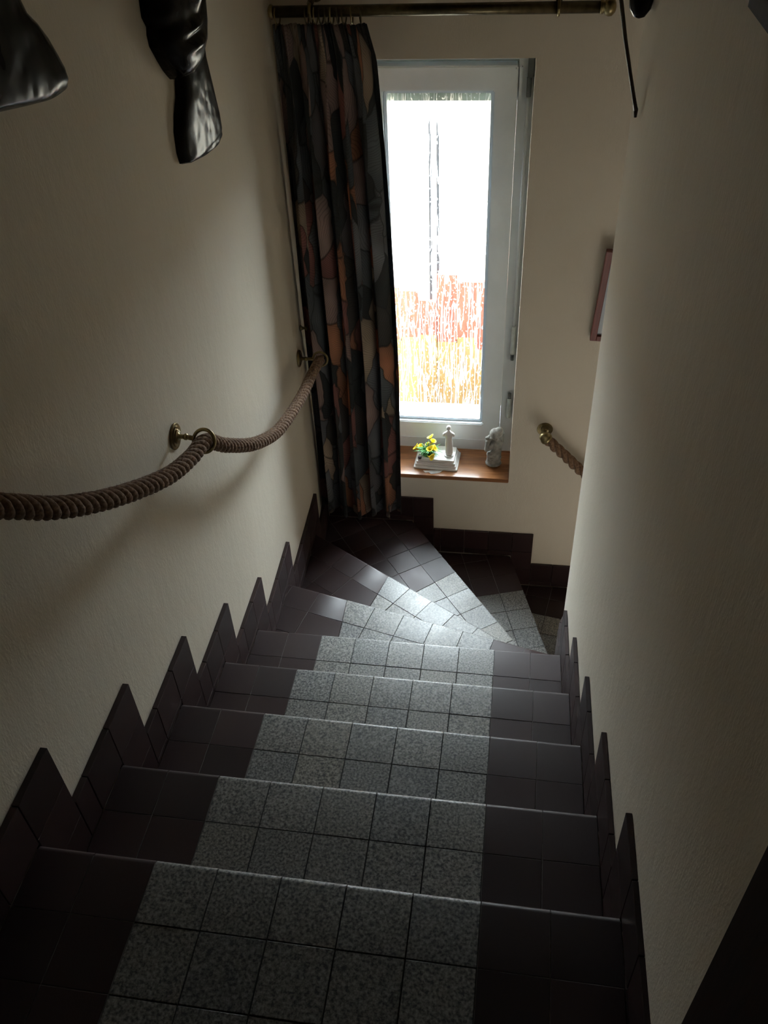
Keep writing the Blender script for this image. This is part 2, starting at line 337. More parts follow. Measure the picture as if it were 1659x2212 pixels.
# dark wooden door post where the spine wall ends on the landing
bm = bmesh.new(); bm_box(bm, 0.729, 0.96, -0.40, -0.2555, -0.0, ZTOP)
bm_box(bm, 0.722, 0.967, -0.375, -0.29, -0.0, ZTOP)
struct(from_bm('trim_1', bm, M_POST))
struct(prism('floor', [(0.7, -2.2), (1.87, -2.2), (1.87, -0.4), (0.7, -0.4)], -0.2, -0.004, M_POST))

# ------------------------------------------------------------------ polygon clipping
def clip(poly, p, n):
    """keep side where (q-p).n >= 0"""
    out = []
    for i in range(len(poly)):
        a, b = poly[i], poly[(i+1) % len(poly)]
        da = (a[0]-p[0])*n[0] + (a[1]-p[1])*n[1]; db = (b[0]-p[0])*n[0] + (b[1]-p[1])*n[1]
        if da >= 0: out.append(a)
        if (da >= 0) != (db >= 0):
            t = da/(da-db); out.append((a[0]+(b[0]-a[0])*t, a[1]+(b[1]-a[1])*t))
    return out
def area(poly): return 0.5*sum(poly[i][0]*poly[(i+1) % len(poly)][1] - poly[(i+1) % len(poly)][0]*poly[i][1] for i in range(len(poly))) if len(poly) > 2 else 0
def inset(poly, d, base=None):
    if area(poly) < 0: poly = poly[::-1]
    out = poly
    for i in range(len(poly)):
        a, b = poly[i], poly[(i+1) % len(poly)]; l = math.hypot(b[0]-a[0], b[1]-a[1])
        if l < 1e-6: continue
        n = (-(b[1]-a[1])/l, (b[0]-a[0])/l); out = clip(out, (a[0]+n[0]*d, a[1]+n[1]*d), n)
        if not out: return []
    return out
def clean(poly):
    out = []
    for p in poly:
        if not out or math.hypot(p[0]-out[-1][0], p[1]-out[-1][1]) > 4e-4: out.append(p)
    if len(out) > 1 and math.hypot(out[0][0]-out[-1][0], out[0][1]-out[-1][1]) < 4e-4: out.pop()
    return out
# ------------------------------------------------------------------ staircase
stair = thing(empty('staircase', (0, 0, 0)), 'tiled winding staircase with speckled grey granite runner between dark brown tiles', 'staircase')
noseL = {0: (xl(0), 0.005), 1: (xl(0), 0.269), 2: (xl(0), 0.544), 3: (xl(0), 0.812), 4: (xl(0), 1.080), 5: (-0.205, 1.441), 6: (-0.2135, 1.887), 7: (0.139, YB), 8: (0.566, YB), 9: (1.06, YB), 10: (1.86, 1.75)}
noseR = {0: (0.723, -0.002), 1: (0.7195, 0.265), 2: (0.7155, 0.533), 3: (0.7115, 0.805), 4: (0.7073, 1.075), 5: (0.7055, 1.217), 6: (0.727, 1.290), 7: (0.760, 1.325), 8: (0.826, 1.335), 9: (0.90, 1.325), 10: (0.955, 1.25)}
org = {0: (0.0, 0.003), 1: (0.0, 0.2675), 2: (0.0, 0.541), 3: (0.0, 0.810), 4: (0.0, 1.079), 5: (0.012, 1.388), 6: (0.109, 1.6825), 7: (0.342, 1.897), 8: (0.622, 1.989), 9: (1.03, 1.955), 10: (1.55, 1.62)}
shear = {5: 0.24, 6: 0.28, 7: 0.10}
def tile_obj(poly, z, m, parent, front_edge, name):
    """slab with slightly eased edges; the front edge is rounded over as a bullnose"""
    poly = clean(poly)
    if len(poly) < 3: return
    z += random.uniform(-0.0004, 0.0004)
    bm = bmesh.new(); T = 0.010; n = len(poly)
    if area(poly) < 0: poly = poly[::-1]
    cx = sum(p[0] for p in poly)/n; cy = sum(p[1] for p in poly)/n
    front = None
    if front_edge:
        p0, nrm = front_edge     # nrm points out of the tread
        f = [(p[0]-p0[0])*nrm[0] + (p[1]-p0[1])*nrm[1] for p in poly]
        r = 0.006
        levels = [(0, T+0.014), (0, 0.0085), (-0.0012, 0.0048), (-0.0034, 0.0022), (-0.0064, 0.0006), (-0.0100, 0.0)]
        rings = []
        for off, dz in levels:
            ring = []
            for p, fi in zip(poly, f):
                if fi > -0.003: ring.append(bm.verts.new((p[0]-cx + nrm[0]*off, p[1]-cy + nrm[1]*off, -dz)))
                else: ring.append(bm.verts.new((p[0]-cx, p[1]-cy, -dz if dz > 0.005 else -min(dz, 0.0003))))
            rings.append(ring)
    else:
        rings = [[bm.verts.new((p[0]-cx, p[1]-cy, -T)) for p in poly], [bm.verts.new((p[0]-cx, p[1]-cy, -0.0006)) for p in poly]]
        ip = [(p[0]-cx)*(1-0.012) for p in poly]; jp = [(p[1]-cy)*(1-0.012) for p in poly]
        rings.append([bm.verts.new((a, b, 0)) for a, b in zip(ip, jp)])
    bm.faces.new(rings[0][::-1]); bm.faces.new(rings[-1])
    for a, b in zip(rings[:-1], rings[1:]):
        for i in range(n):
            try: bm.faces.new((a[i], a[(i+1) % n], b[(i+1) % n], b[i])).smooth = bool(front_edge)
            except ValueError: pass
    me = bpy.data.meshes.new(name); bmesh.ops.recalc_face_normals(bm, faces=bm.faces); bm.to_mesh(me); bm.free()
    if front_edge: me.set_sharp_from_angle(angle=math.radians(50))
    o = link(name, me, m, parent); o.location = (cx, cy, z)
    return o
def build_tread(k, poly, z, back=None):
    e = Vector((noseR[k][0]-noseL[k][0], noseR[k][1]-noseL[k][1])).normalized(); bk = Vector((e.y, -e.x))
    if k >= 9 and False: bk = -bk
    # bk must point from the nosing into the tread
    c = Vector((sum(p[0] for p in poly)/len(poly), sum(p[1] for p in poly)/len(poly)))
    if (c - Vector(org[k])).dot(bk) < 0: bk = -bk
    front = ((noseL[k][0], noseL[k][1]), (-bk.x, -bk.y))
    # concrete bed: sits under the tiles, front set back a little
    core = clip(poly, (noseL[k][0]+bk.x*0.008, noseL[k][1]+bk.y*0.008), (bk.x, bk.y))
    st = prism('step', core, z-H-0.05, z-0.0045, M_GROUT, stair)
    # grout between the tiles: dark between the granite, pale between the brown tiles
    for lo, hi, gm, dz in ((-30, 0, M_PALE, 0.0016), (0, 5, M_DGROUT, 0.0034), (5, 30, M_PALE, 0.0016)):
        g_ = clip(clip(core, tuple(Vector(org[k]) + e*lo*U), (e.x, e.y)), tuple(Vector(org[k]) + e*hi*U), (-e.x, -e.y))
        if len(clean(g_)) > 2: par_off(prism('grout', clean(g_), z-0.0095, z-dz, gm), st)
    # riser board of plain dark tile under the nosing
    a = Vector(noseL[k]) + bk*0.0085; b = Vector(noseR[k]) + bk*0.0085; f = -bk*0.006
    rs = prism('riser_tile', [tuple(a), tuple(b), tuple(b+f), tuple(a+f)], z-H, z-0.026, M_DARK); par_off(rs, st)
    cells = []
    sh = shear.get(k, 0.0)
    for r in range(0, 16):
        r0 = -0.0005 if r == 0 else 0.1013 + (r-1)*U; r1 = 0.1013 + r*U
        for s in range(-9, 12):
            s0, s1 = s*U, (s+1)*U
            def W(ss, rr): v = Vector(org[k]) + e*ss + bk*rr; return (v.x, v.y)
            q = [W(s0, r0), W(s1, r0), W(s1, r1), W(s0, r1)]
            gran = 0 <= s < 5
            if sh and s in (-1, 0):
                if s == -1: q = [W(s0, r0), W(sh*max(r0, 0), r0), W(sh*r1, r1), W(s0, r1)]
                else: q = [W(sh*max(r0, 0), r0), W(s1, r0), W(s1, r1), W(sh*r1, r1)]
            if area(q) < 0: q = q[::-1]
            c_ = q
            P_ = poly if area(poly) > 0 else poly[::-1]
            for i in range(len(P_)):
                a, b = P_[i], P_[(i+1) % len(P_)]
                c_ = clip(c_, a, (-(b[1]-a[1]), b[0]-a[0]))
                if len(c_) < 3: break
            if len(c_) < 3 or abs(area(c_)) < 1.5e-4: continue
            c_ = inset(c_, 0.0011 if gran else 0.0008)
            if len(c_) < 3 or abs(area(c_)) < 1e-4: continue
            o = tile_obj(c_, z, M_GRAN if gran else M_DARK, st, front if r == 0 else None, 'granite_tile' if gran else 'dark_tile')
    return st
# back edge of each tread = nosing line above, pulled under by 12 mm
def treadpoly(k):
    if k == 0: return [(xl(0), -1.0), (0.735, -1.0), (0.735, -0.3), noseR[0], noseL[0]]
    a, b = Vector(noseL[k-1]), Vector(noseR[k-1]); e = (b-a).normalized(); bk = Vector((e.y, -e.x))
    c = (Vector(noseL[k]) + Vector(noseR[k]))/2
    if (c-a).dot(bk) > 0: bk = -bk
    pa, pb = tuple(a + bk*0.012), tuple(b + bk*0.012)
    if k == 7: return [pa, pb, noseR[7], noseL[7], (xl(YB), YB)]
    if k == 10: return [pa, pb, noseR[10], noseL[10], (1.86, YB)]
    return [pa, pb, noseR[k], noseL[k]]
for k in range(0, 11): build_tread(k, treadpoly(k), -k*H)
for k in range(11, 13):   # lower flight, turning back beside the spine wall (hidden from the photo)
    y = 1.25 - (k-10)*0.27; z = -k*H
    prism('step', [(0.955, y), (1.86, y), (1.86, y+0.5 if k == 11 else y+0.28), (0.955, y+0.29)], z-H, z, M_DARK, stair)
prism('landing_slab', [(xl(0), -2.19), (0.73, -2.19), (0.73, -1.003), (xl(0), -1.003)], -0.2, 0, M_DARK, stair)

# ------------------------------------------------------------------ skirting: stepped, tile by tile
def skirt_tile(parent, p0, p1, z0, z1, thick, outward):
    """tile standing on a wall between plan points p0-p1 (face), heights z0..z1, thickness behind the face"""
    p0, p1 = Vector(p0), Vector(p1); e = (p1-p0).normalized(); g = 0.0009
    if (p1-p0).length < 0.006 or z1-z0 < 0.006: return
    a, b = p0+e*g, p1-e*g; o = Vector(outward)*thick
    c = (a+b)/2; zc = (z0+z1)/2
    bm = bmesh.new()
    q = [a-c, b-c, b-c+o, a-c+o]
    v0 = [bm.verts.new((p.x, p.y, z0+g-zc)) for p in q]; v1 = [bm.verts.new((p.x, p.y, z1-g-zc)) for p in q]
    bm.faces.new(v0[::-1]); bm.faces.new(v1)
    for i in range(4): bm.faces.new((v0[i], v0[(i+1) % 4], v1[(i+1) % 4], v1[i]))
    bmesh.ops.bevel(bm, geom=list(bm.edges), offset=0.0008, segments=1, affect='EDGES')
    me = bpy.data.meshes.new('skirting_tile'); bmesh.ops.recalc_face_normals(bm, faces=bm.faces); bm.to_mesh(me); bm.free()
    ob = link('skirting_tile', me, M_DARK, parent); ob.location = (c.x, c.y, zc + 0.0)
def column(parent, p0, p1, zb, zt, thick, outw, top_first=True):
    z = zt
    while z > zb + 0.004:
        zz = max(zb, z-U)
        if zz - zb < 0.012: zz = zb
        skirt_tile(parent, p0, p1, zz, z, thick, outw); z = zz
def runy(parent, fx, ynose, tops, ov, thick, outw, k0, k1, ystart):
    """side skirting along y"""
    for k in range(k0, k1+1):
        ya = ystart if k == k0 else ynose[k-1] + ov[k-1]
        yn = ynose[k]; yo = yn + ov[k]; zt = -k*H + tops[k]
        column(parent, (fx(yn), yn), (fx(yo), yo), -(k+1)*H, zt, thick, outw)
        y = yn
        while y > ya + 0.003:
            y2 = max(ya, y-U)
            column(parent, (fx(y2), y2), (fx(y), y), -k*H, zt, thick, outw); y = y2
bl = struct(empty('baseboard_left', (-0.205, 0, 0)))
yL = {k: noseL[k][1] for k in range(7)}
tL = {0: .113, 1: .115, 2: .118, 3: .122, 4: .118, 5: .127, 6: .138}
oL = {0: .108, 1: .108, 2: .105, 3: .10, 4: .105, 5: .078, 6: .085}
class _P: pass
def reparent_children(par, before):
    for o in list(COL.objects):
        if o.parent == par and o.name not in before: pass
def skirt_parent(par):  # meshes are placed in world coordinates
    for o in COL.objects:
        if o.parent == par: o.matrix_parent_inverse = Matrix.Translation(-Vector(par.location))
runy(bl, xl, yL, tL, oL, 0.0125, (-1, 0), 0, 6, -0.95)
ys = yL[6] + oL[6]; column(bl, (xl(ys), ys), (xl(2.08), 2.08), -7*H, -1.080, 0.012, (-1, 0)); column(bl, (xl(2.08), 2.08), (xl(YB), YB), -7*H, -1.080, 0.012, (-1, 0))
skirt_parent(bl)
bb = struct(empty('baseboard_back', (0.5, YB, -1.3)))
def runx(x0, x1, zb, zt, phase):
    x = x1
    while x > x0 + 0.003:
        x2 = max(x0, x-U)
        column(bb, (x2, YB), (x, YB), zb, zt, 0.0095, (0, 1)); x = x2
runx(0.139, 0.226, -8*H, -1.080, 0); runx(-0.231, 0.139, -7*H, -1.080, 0)
runx(0.566, 0.655, -9*H, -1.250, 0); runx(0.226, 0.566, -8*H, -1.250, 0)
runx(0.655, 1.06, -9*H, -1.425, 0); runx(1.06, 1.15, -10*H, -1.425, 0); runx(1.15, 1.86, -10*H, -1.60, 0)
skirt_parent(bb)
br = struct(empty('baseboard_right', (0.72, 0, 0)))
yR = {k: noseR[k][1] for k in range(6)}
tR = {0: .113, 1: .115, 2: .118, 3: .120, 4: .122, 5: .12}; oR = {0: .105, 1: .10, 2: .095, 3: .083, 4: .062, 5: 0.0}
runy(br, xr, yR, tR, oR, 0.0095, (1, 0), 0, 4, -0.25)
yy = yR[4]+oR[4]; column(br, (xr(yy), yy), (xr(1.217), 1.217), -5*H, -5*H+.12, 0.0095, (1, 0))
def arc(a): a = math.radians(a); R_ = SPR + 0.0105; return (SPX - R_*math.cos(a), SPY + R_*math.sin(a))
steps = [(0, 14, 6, 5, .12), (14, 28, 6, 5, .12), (28, 42, 6, 6, .12), (42, 56, 7, 6, .12), (56, 70, 7, 7, .12), (70, 84, 8, 7, .12), (84, 98, 8, 8, .12), (98, 112, 9, 8, .12), (112, 126, 9, 9, .12), (126, 140, 10, 9, .12)]
for a0, a1, kb, kt, tp in steps:
    am = math.radians((a0+a1)/2); column(br, arc(a0), arc(a1), -kb*H if kb != kt else -kb*H, -kt*H+tp, 0.009, (math.cos(am), -math.sin(am)))
skirt_parent(br)

# ------------------------------------------------------------------ window
win = struct(empty('window_1', (0.23, 2.4, -0.17)))
FY = 2.39   # face of fixed frame
def frame(name, x0, x1, z0, z1, wl, wr_, wb, wt, y0, y1, m, bev=0.003):
    bm = bmesh.new()
    o = [(x0, z0), (x1, z0), (x1, z1), (x0, z1)]; i_ = [(x0+wl, z0+wb), (x1-wr_, z0+wb), (x1-wr_, z1-wt), (x0+wl, z1-wt)]
    V = [[bm.verts.new((p[0], y, p[1])) for p in ring] for y in (y0, y1) for ring in (o, i_)]
    of, inf, ob, inb = V
    for a in range(4):
        b = (a+1) % 4
        bm.faces.new((of[a], of[b], inf[b], inf[a])); bm.faces.new((ob[b], ob[a], inb[a], inb[b])); bm.faces.new((of[b], of[a], ob[a], ob[b])); bm.faces.new((inf[a], inf[b], inb[b], inb[a]))
    if bev: bmesh.ops.bevel(bm, geom=[e for e in bm.edges], offset=bev, segments=2, affect='EDGES')
    o_ = from_bm(name, bm, m); return par_off(o_, win)
frame('fixed_frame', nx0, nx1, -0.958, nz1, 0.05, 0.05, 0.05, 0.05, FY, 2.455, M_WHITE, 0.0)
sa = frame('sash', -0.030, 0.4835, -0.897, 0.553, 0.0785, 0.072, 0.082, 0.074, 2.374, 2.435, M_WHITE, 0.004)
frame('glazing_bead', 0.048, 0.4125, -0.816, 0.480, 0.012, 0.012, 0.012, 0.012, 2.392, 2.425, M_BEAD, 0.003)
g = box('pane', (0.055, 0.405, 2.4195, 2.4205, -0.81, 0.474), M_GLASS); par_off(g, win)
# sealing gasket line round the sash
# hinges and covers on the right
box('hinge_cover', (0.512, 0.533, 2.362, 2.3895, 0.520, 0.590), M_HINGE, win, 0.003)
tube('hinge_pin', [(0.519, 2.375, 0.52), (0.519, 2.375, 0.462)], 0.008, M_HINGE, win)
box('hinge_cover', (0.487, 0.497, 2.372, 2.3895, 0.452, 0.552), M_WHITE, win, 0.003)
tube('hinge_rod', [(0.518, 2.385, 0.46), (0.518, 2.385, -0.36)], 0.0055, M_WHITE, win)
tube('hinge_cover', [(0.518, 2.378, -0.36), (0.518, 2.378, -0.478)], 0.0085, M_PLAST, win)
tube('hinge_pin', [(0.518, 2.378, -0.48), (0.518, 2.378, -0.505)], 0.007, M_HINGE, win)
tube('hinge_pin', [(0.517, 2.378, -0.66), (0.517, 2.378, -0.683)], 0.007, M_HINGE, win)
tube('hinge_cover', [(0.517, 2.378, -0.684), (0.517, 2.378, -0.775)], 0.0085, M_PLAST, win)
box('hinge_block', (0.488, 0.505, 2.372, 2.3895, -0.905, -0.855), M_PLAST, win, 0.003)
sl = box('window_sill', (nx0, nx1-0.0005, 2.196, FY+0.001, -0.977, -0.958), M_SILL, win, 0.002)
# ------------------------------------------------------------------ outside
gl = struct(prism('ground', [(-6, 2.46), (8, 2.46), (8, 9), (-6, 9)], -3.1, -3.0, simple('garden_soil', (0.07, 0.08, 0.04), 0.9)))
gw = thing(prism('garden_wall', [(-4, 5.2), (6, 5.2), (6, 5.4), (-4, 5.4)], -3.0, 0.9, M_OUTW), 'overexposed white sunlit wall far outside the window', 'wall')
lt = struct(box('trim_2', (-0.1, 0.56, 2.462, 2.60, 0.425, 0.62), M_LINTEL))
es = struct(box('trim_3', (-0.1, 0.56, 2.462, 2.60, -0.93, -0.872), M_OUTW))
fence = thing(empty('garden_fence', (0.4, 3.3, -3.0)), 'red and orange stained board fence blurred behind the streaked window glass', 'fence')
x = -1.0; i = 0
while x < 2.0:
    w = random.uniform(0.07, 0.11); top = -0.60 + random.uniform(-0.05, 0.03) - (0.10 if x < 0.05 else 0)
    zmid = -0.98 + random.uniform(-0.07, 0.07)
    b1 = box('fence_board', (x, x+w-0.004, 3.30, 3.318, zmid, top), M_REED1, fence)
    b2 = box('fence_board', (x, x+w-0.004, 3.30, 3.318, -3.0, zmid), M_REED2, fence); b2['label'] = 'orange lower half of board'
    x += w; i += 1
for z in (-0.98,): box('rail', (-1.0, 2.0, 3.318, 3.35, z-0.012, z+0.012), M_TRUNK, fence)

for px_ in (0.10, 0.135): box('fence_post', (px_, px_+0.012, 3.32, 3.34, -3.0, 0.10), M_TRUNK, fence)

# ------------------------------------------------------------------ curtain and rod
cur = thing(empty('curtain', (-0.07, 2.10, 0.72)), 'long gathered curtain with leaf print in charcoal, grey, orange and beige, left of the window', 'curtain')
RODY, RODZ, RODR = 2.115, 0.765, 0.0155
def curtain_mesh():
    bm = bmesh.new(); uvl = bm.loops.layers.uv.new('cloth'); NS, NZ = 300, 90; ztop, zbot = 0.735, -1.085
    grid = []; arcl = [0]
    folds = [0.0, 0.10, 0.17, 0.27, 0.36, 0.44, 0.55, 0.63, 0.72, 0.80, 0.90, 1.0]
    def ph(s):  # uneven fold phase
        for i in range(len(folds)-1):
            if s <= folds[i+1]: return i + (s-folds[i])/(folds[i+1]-folds[i])
        return len(folds)-1
    for j in range(NZ+1):
        t = j/NZ; row = []
        for i in range(NS+1):
            s = i/NS; p = ph(s)
            x0 = -0.2160 - 0.016*t
            x1 = 0.070 + 0.034*min(1, t*1.6) + 0.012*math.sin(3.1*t+0.4)
            if t < 0.05: x1 -= 0.018*(1-t/0.05)
            amp = 0.010 + 0.022*min(1, t*5) + 0.007*t
            a = math.sin(math.pi*p + 0.35*math.sin(4*t+p))
            # pinch pleats at the top
            fine = 0.005*math.exp(-t*14)*math.sin(math.pi*p*4)
            yv = RODY - 0.012 + amp*a + fine + 0.006*math.sin(9*t+5*s) 
            xv = x0 + (x1-x0)*s + 0.014*math.sin(2*math.pi*p + 1.2*math.sin(3*t))*min(1, t*5) * (1 if 0.02 < s < 0.985 else 0)
            zb = zbot + 0.010*math.sin(11*s) - 0.020*s*(1-s)*2
            zv = ztop + (zb-ztop)*t
            row.append(bm.verts.new((xv, yv, zv)))
        grid.append(row)
    u = [0.0]; jr = NZ//2
    for i in range(NS): u.append(u[-1] + (grid[jr][i+1].co - grid[jr][i].co).length)
    for j in range(NZ):
        for i in range(NS):
            f = bm.faces.new((grid[j][i], grid[j+1][i], grid[j+1][i+1], grid[j][i+1])); f.smooth = True
            for lp, (ii, jj) in zip(f.loops, ((i, j), (i, j+1), (i+1, j+1), (i+1, j))): lp[uvl].uv = (u[ii], (ztop - (ztop-zbot)*jj/NZ))
    return bm
c = from_bm('cloth', curtain_mesh(), M_CURT); par_off(c, cur)
sm = c.modifiers.new('thickness', 'SOLIDIFY'); sm.thickness = 0.0012
for i, x in enumerate((-0.203, -0.118, -0.105, -0.092, -0.076, -0.060, -0.045, -0.028, -0.010, 0.012, 0.036)):
    tl = 0.25 if i == 10 else random.uniform(-0.12, 0.12)
    torus('curtain_ring', (x, RODY, RODZ-0.010), 0.0225, 0.0022, (1, tl, 0.05), M_DBRASS if i % 3 else M_BRASS, cur, 24, 8)
rod = thing(empty('curtain_rod', (0.24, RODY, RODZ)), 'dark brass curtain rod with ball finials above the window', 'curtain rod')
tube('pole', [(-0.214, RODY, RODZ), (0.705, RODY, RODZ)], RODR, M_DBRASS, rod, 24)
fin = [(0.004, -0.004), (0.0175, -0.002), (0.0175, 0.006), (0.014, 0.008), (0.019, 0.011), (0.0235, 0.020), (0.022, 0.030), (0.014, 0.038), (0.003, 0.041)]
lathe('finial', fin, M_BRASS, rod, 24, align((0.698, RODY, RODZ), (1, 0, 0)))
lathe('finial', [(r*0.85, z*0.5) for r, z in fin], M_BRASS, rod, 24, align((-0.208, RODY, RODZ), (-1, 0, 0)))
for x in (-0.105, 0.585):
    tube('rod_bracket', [(x, 2.199, RODZ+0.03), (x, 2.16, RODZ+0.028), (x, RODY, RODZ+0.018)], 0.009, M_DBRASS, rod)
    lathe('bracket_plate', [(0.024, 0), (0.024, 0.003), (0.018, 0.006), (0.012, 0.007)], M_DBRASS, rod, 24, align((x, 2.2, RODZ+0.03), (0, -1, 0)))
    torus('rod_clamp', (x, RODY, RODZ), 0.0185, 0.0045, (1, 0, 0), M_BRASS, rod, 24, 10)

# ------------------------------------------------------------------ rope handrails
def cat(pts, n):   # Catmull-Rom
    P = [Vector(p) for p in pts]; P = [P[0]*2-P[1]] + P + [P[-1]*2-P[-2]]; out = []
    for i in range(1, len(P)-2):
        for k in range(n):
            t = k/n; a, b, c, d = P[i-1], P[i], P[i+1], P[i+2]
            out.append(0.5*((2*b) + (c-a)*t + (2*a-5*b+4*c-d)*t*t + (3*b-a-3*c+d)*t**3))
    out.append(P[-2]); return out
def resample(pts, step):
    out = [pts[0]]; acc = 0
    for a, b in zip(pts[:-1], pts[1:]):
        l = (b-a).length; pos = step-acc
        while pos <= l: out.append(a.lerp(b, pos/l)); pos += step
        acc = l-(pos-step)
    return out
def rope(root, ctrl, R=0.0182, lead=0.098, step=0.004, nst=4):
    path = resample(cat(ctrl, 30), step); n = len(path)
    T = [(path[min(i+1, n-1)]-path[max(i-1, 0)]).normalized() for i in range(n)]
    up = Vector((1, 0, 0)); nr = (up - T[0]*up.dot(T[0])).normalized(); frames = []
    for i in range(n): nr = (nr - T[i]*nr.dot(T[i])).normalized(); frames.append((nr.copy(), T[i].cross(nr)))
    for s in range(nst):
        bm = bmesh.new(); uvl = bm.loops.layers.uv.new('along'); pts = []; rads = []
        for i in range(n):
            a = 2*math.pi*(i*step/lead + s/nst); u, v = frames[i]
            pts.append(path[i] + (u*math.cos(a) + v*math.sin(a))*R*0.54)
            rads.append(R*0.47*(1+0.05*math.sin(i*1.7+s*2)*math.sin(i*0.37)))
        sweep(bm, pts, rads, 12, True, uvl)
        o = from_bm('strand', bm, M_ROPE); par_off(o, root)
    # loose fibres standing off the rope
    bm = bmesh.new()
    for q in range(int(n*3.0)):
        i = random.randrange(2, n-2); a = random.uniform(0, 2*math.pi); u, v = frames[i]; d = u*math.cos(a)+v*math.sin(a)
        p = path[i] + d*R*0.9; l = random.uniform(0.003, 0.009); w = T[i]*random.uniform(-1, 1)
        e = (d + w*1.2).normalized()*l; sd = T[i].cross(d)*0.00018
        vs = [bm.verts.new(p+sd), bm.verts.new(p-sd), bm.verts.new(p+e)]; bm.faces.new(vs)
    o = from_bm('loose_fibres', bm, M_ROPE); o['kind'] = 'stuff'; par_off(o, root)
X1 = -0.148
r1 = thing(empty('rope_handrail', (X1, 0.86, 0.19)), 'thick brown twisted rope handrail sagging through brass rings on the left wall', 'rope')
rope(r1, [(-0.145, -0.62, 1.25), (-0.13, -0.35, 1.04), (-0.13, -0.1, 0.83), (-0.13, 0.155, 0.603), (-0.13, 0.272, 0.500), (-0.13, 0.425, 0.392), (-0.133, 0.62, 0.277), (-0.139, 0.76, 0.216), (X1+0.002, 0.868, 0.178),
          (-0.143, 0.97, 0.092), (-0.137, 1.132, -0.026), (-0.135, 1.30, -0.120), (-0.137, 1.442, -0.175), (-0.145, 1.676, -0.242), (-0.150, 1.85, -0.272), (-0.152, 2.00, -0.300)])
r2 = thing(empty('rope_handrail', (0.66, 2.12, -0.68)), 'short visible run of rope handrail on the back wall going behind the rounded wall', 'rope')
rope(r2, [(0.668, 2.118, -0.688), (0.70, 2.12, -0.722), (0.75, 2.125, -0.775), (0.81, 2.13, -0.84), (0.88, 2.135, -0.905), (1.0, 2.14, -0.98), (1.15, 2.14, -1.04), (1.3, 2.13, -1.08)], R=0.0212, lead=0.115, nst=3)
PL = [(0.001, -0.001), (0.030, 0), (0.0305, 0.002), (0.029, 0.004), (0.0235, 0.0035), (0.0225, 0.006), (0.0165, 0.0055), (0.0155, 0.0085), (0.009, 0.0095), (0.006, 0.012), (0.005, 0.020), (0.0075, 0.024), (0.0075, 0.028), (0.005, 0.031)]
def bracket(loc, axis, ringc, ringax, label, ring=True):
    b = thing(empty('rope_bracket', loc), label, 'bracket', 'brass rope brackets')
    wp = lathe('wall_plate', PL, M_BRASS, b, 40, align(loc, axis)); wp.data.set_sharp_from_angle(angle=math.radians(25))
    ax = Vector(axis); p = Vector(loc)+ax*0.028
    tgt = Vector(ringc) - (Vector(ringc)-p).normalized()*0.024
    tube('neck', [p, p.lerp(tgt, 0.5), tgt], [0.0055, 0.006, 0.0055], M_BRASS, b, 14)
    if ring:
        torus('ring', ringc, 0.0255, 0.0042, ringax, M_BRASS, b, 36, 12)
    return b
bracket((-0.2125, 0.863, 0.192), (1, 0, 0), (X1, 0.866, 0.181), (0.15, 0.9, -0.55), 'round brass bracket and ring holding the rope midway along the left wall')
bracket((-0.2285, 2.0, -0.301), (1, 0, 0), (-0.152, 2.0, -0.300), (0, 0.97, -0.2), 'round brass bracket and ring on the left wall right beside the curtain')
b3 = bracket((0.660, 2.2, -0.700), (0, -1, 0), (0.662, 2.125, -0.682), (0.68, 0, -0.73), 'round brass bracket with cupped end on the back wall right of the sill', ring=False)
cup = [(0.003, -0.020), (0.012, -0.017), (0.019, -0.008), (0.0215, 0.002), (0.0215, 0.004), (0.0235, 0.005), (0.0240, 0.014), (0.0225, 0.016), (0.0215, 0.016)]
lathe('end_cup', cup, M_BRASS, b3, 32, align((0.658, 2.118, -0.678), (0.68, 0.0, -0.73)))
hk = thing(empty('wall_hook', (-0.2315, 2.075, -0.222)), 'small dark brass tieback hook on the left wall above the far bracket', 'hook')
lathe('hook_plate', [(0.010, 0), (0.011, 0.003), (0.007, 0.005), (0.004, 0.014), (0.006, 0.018), (0.008, 0.022), (0.004, 0.027)], M_DBRASS, hk, 20, align((-0.2315, 2.075, -0.222), (1, 0, 0)))

# ------------------------------------------------------------------ carved wooden wall pieces
def slab(name, rows, m, parent, xb=-0.2125, nseg=26, p=3.0, feat=None):
    """rows: (z, y_left, y_right, depth): rounded relief standing on the left wall"""
    rows = sorted(rows); dense = []
    for (a, b) in zip(rows[:-1], rows[1:]):
        k = max(2, int((b[0]-a[0])/0.006))
        for i in range(k):
            t = i/k; dense.append(tuple(a[j]+(b[j]-a[j])*t for j in range(4)))
    dense.append(rows[-1]); rows = dense
    bm = bmesh.new(); G = []
    for z, y0, y1, d in rows:
        r = []
        for i in range(nseg+1):
            t = i/nseg; u = abs(2*t-1); h = d*max(0, 1-u**p)**(1/p)
            y = y0+(y1-y0)*t
            if feat: h = feat(y, z, h, t)
            r.append(bm.verts.new((xb+h, y, z)))
        G.append(r)
    for a, b in zip(G[:-1], G[1:]):
        for i in range(nseg): bm.faces.new((a[i], a[i+1], b[i+1], b[i])).smooth = True
        bm.faces.new((a[nseg], a[0], b[0], b[nseg]))
    bm.faces.new(G[0][::-1]); bm.faces.new(G[-1])
    o = from_bm(name, bm, m); return par_off(o, parent)
m2 = thing(empty('carved_mask', (-0.2, 1.3, 0.9)), 'slender glossy black carved mask with pointed chin and flared beard hung on left wall', 'mask')
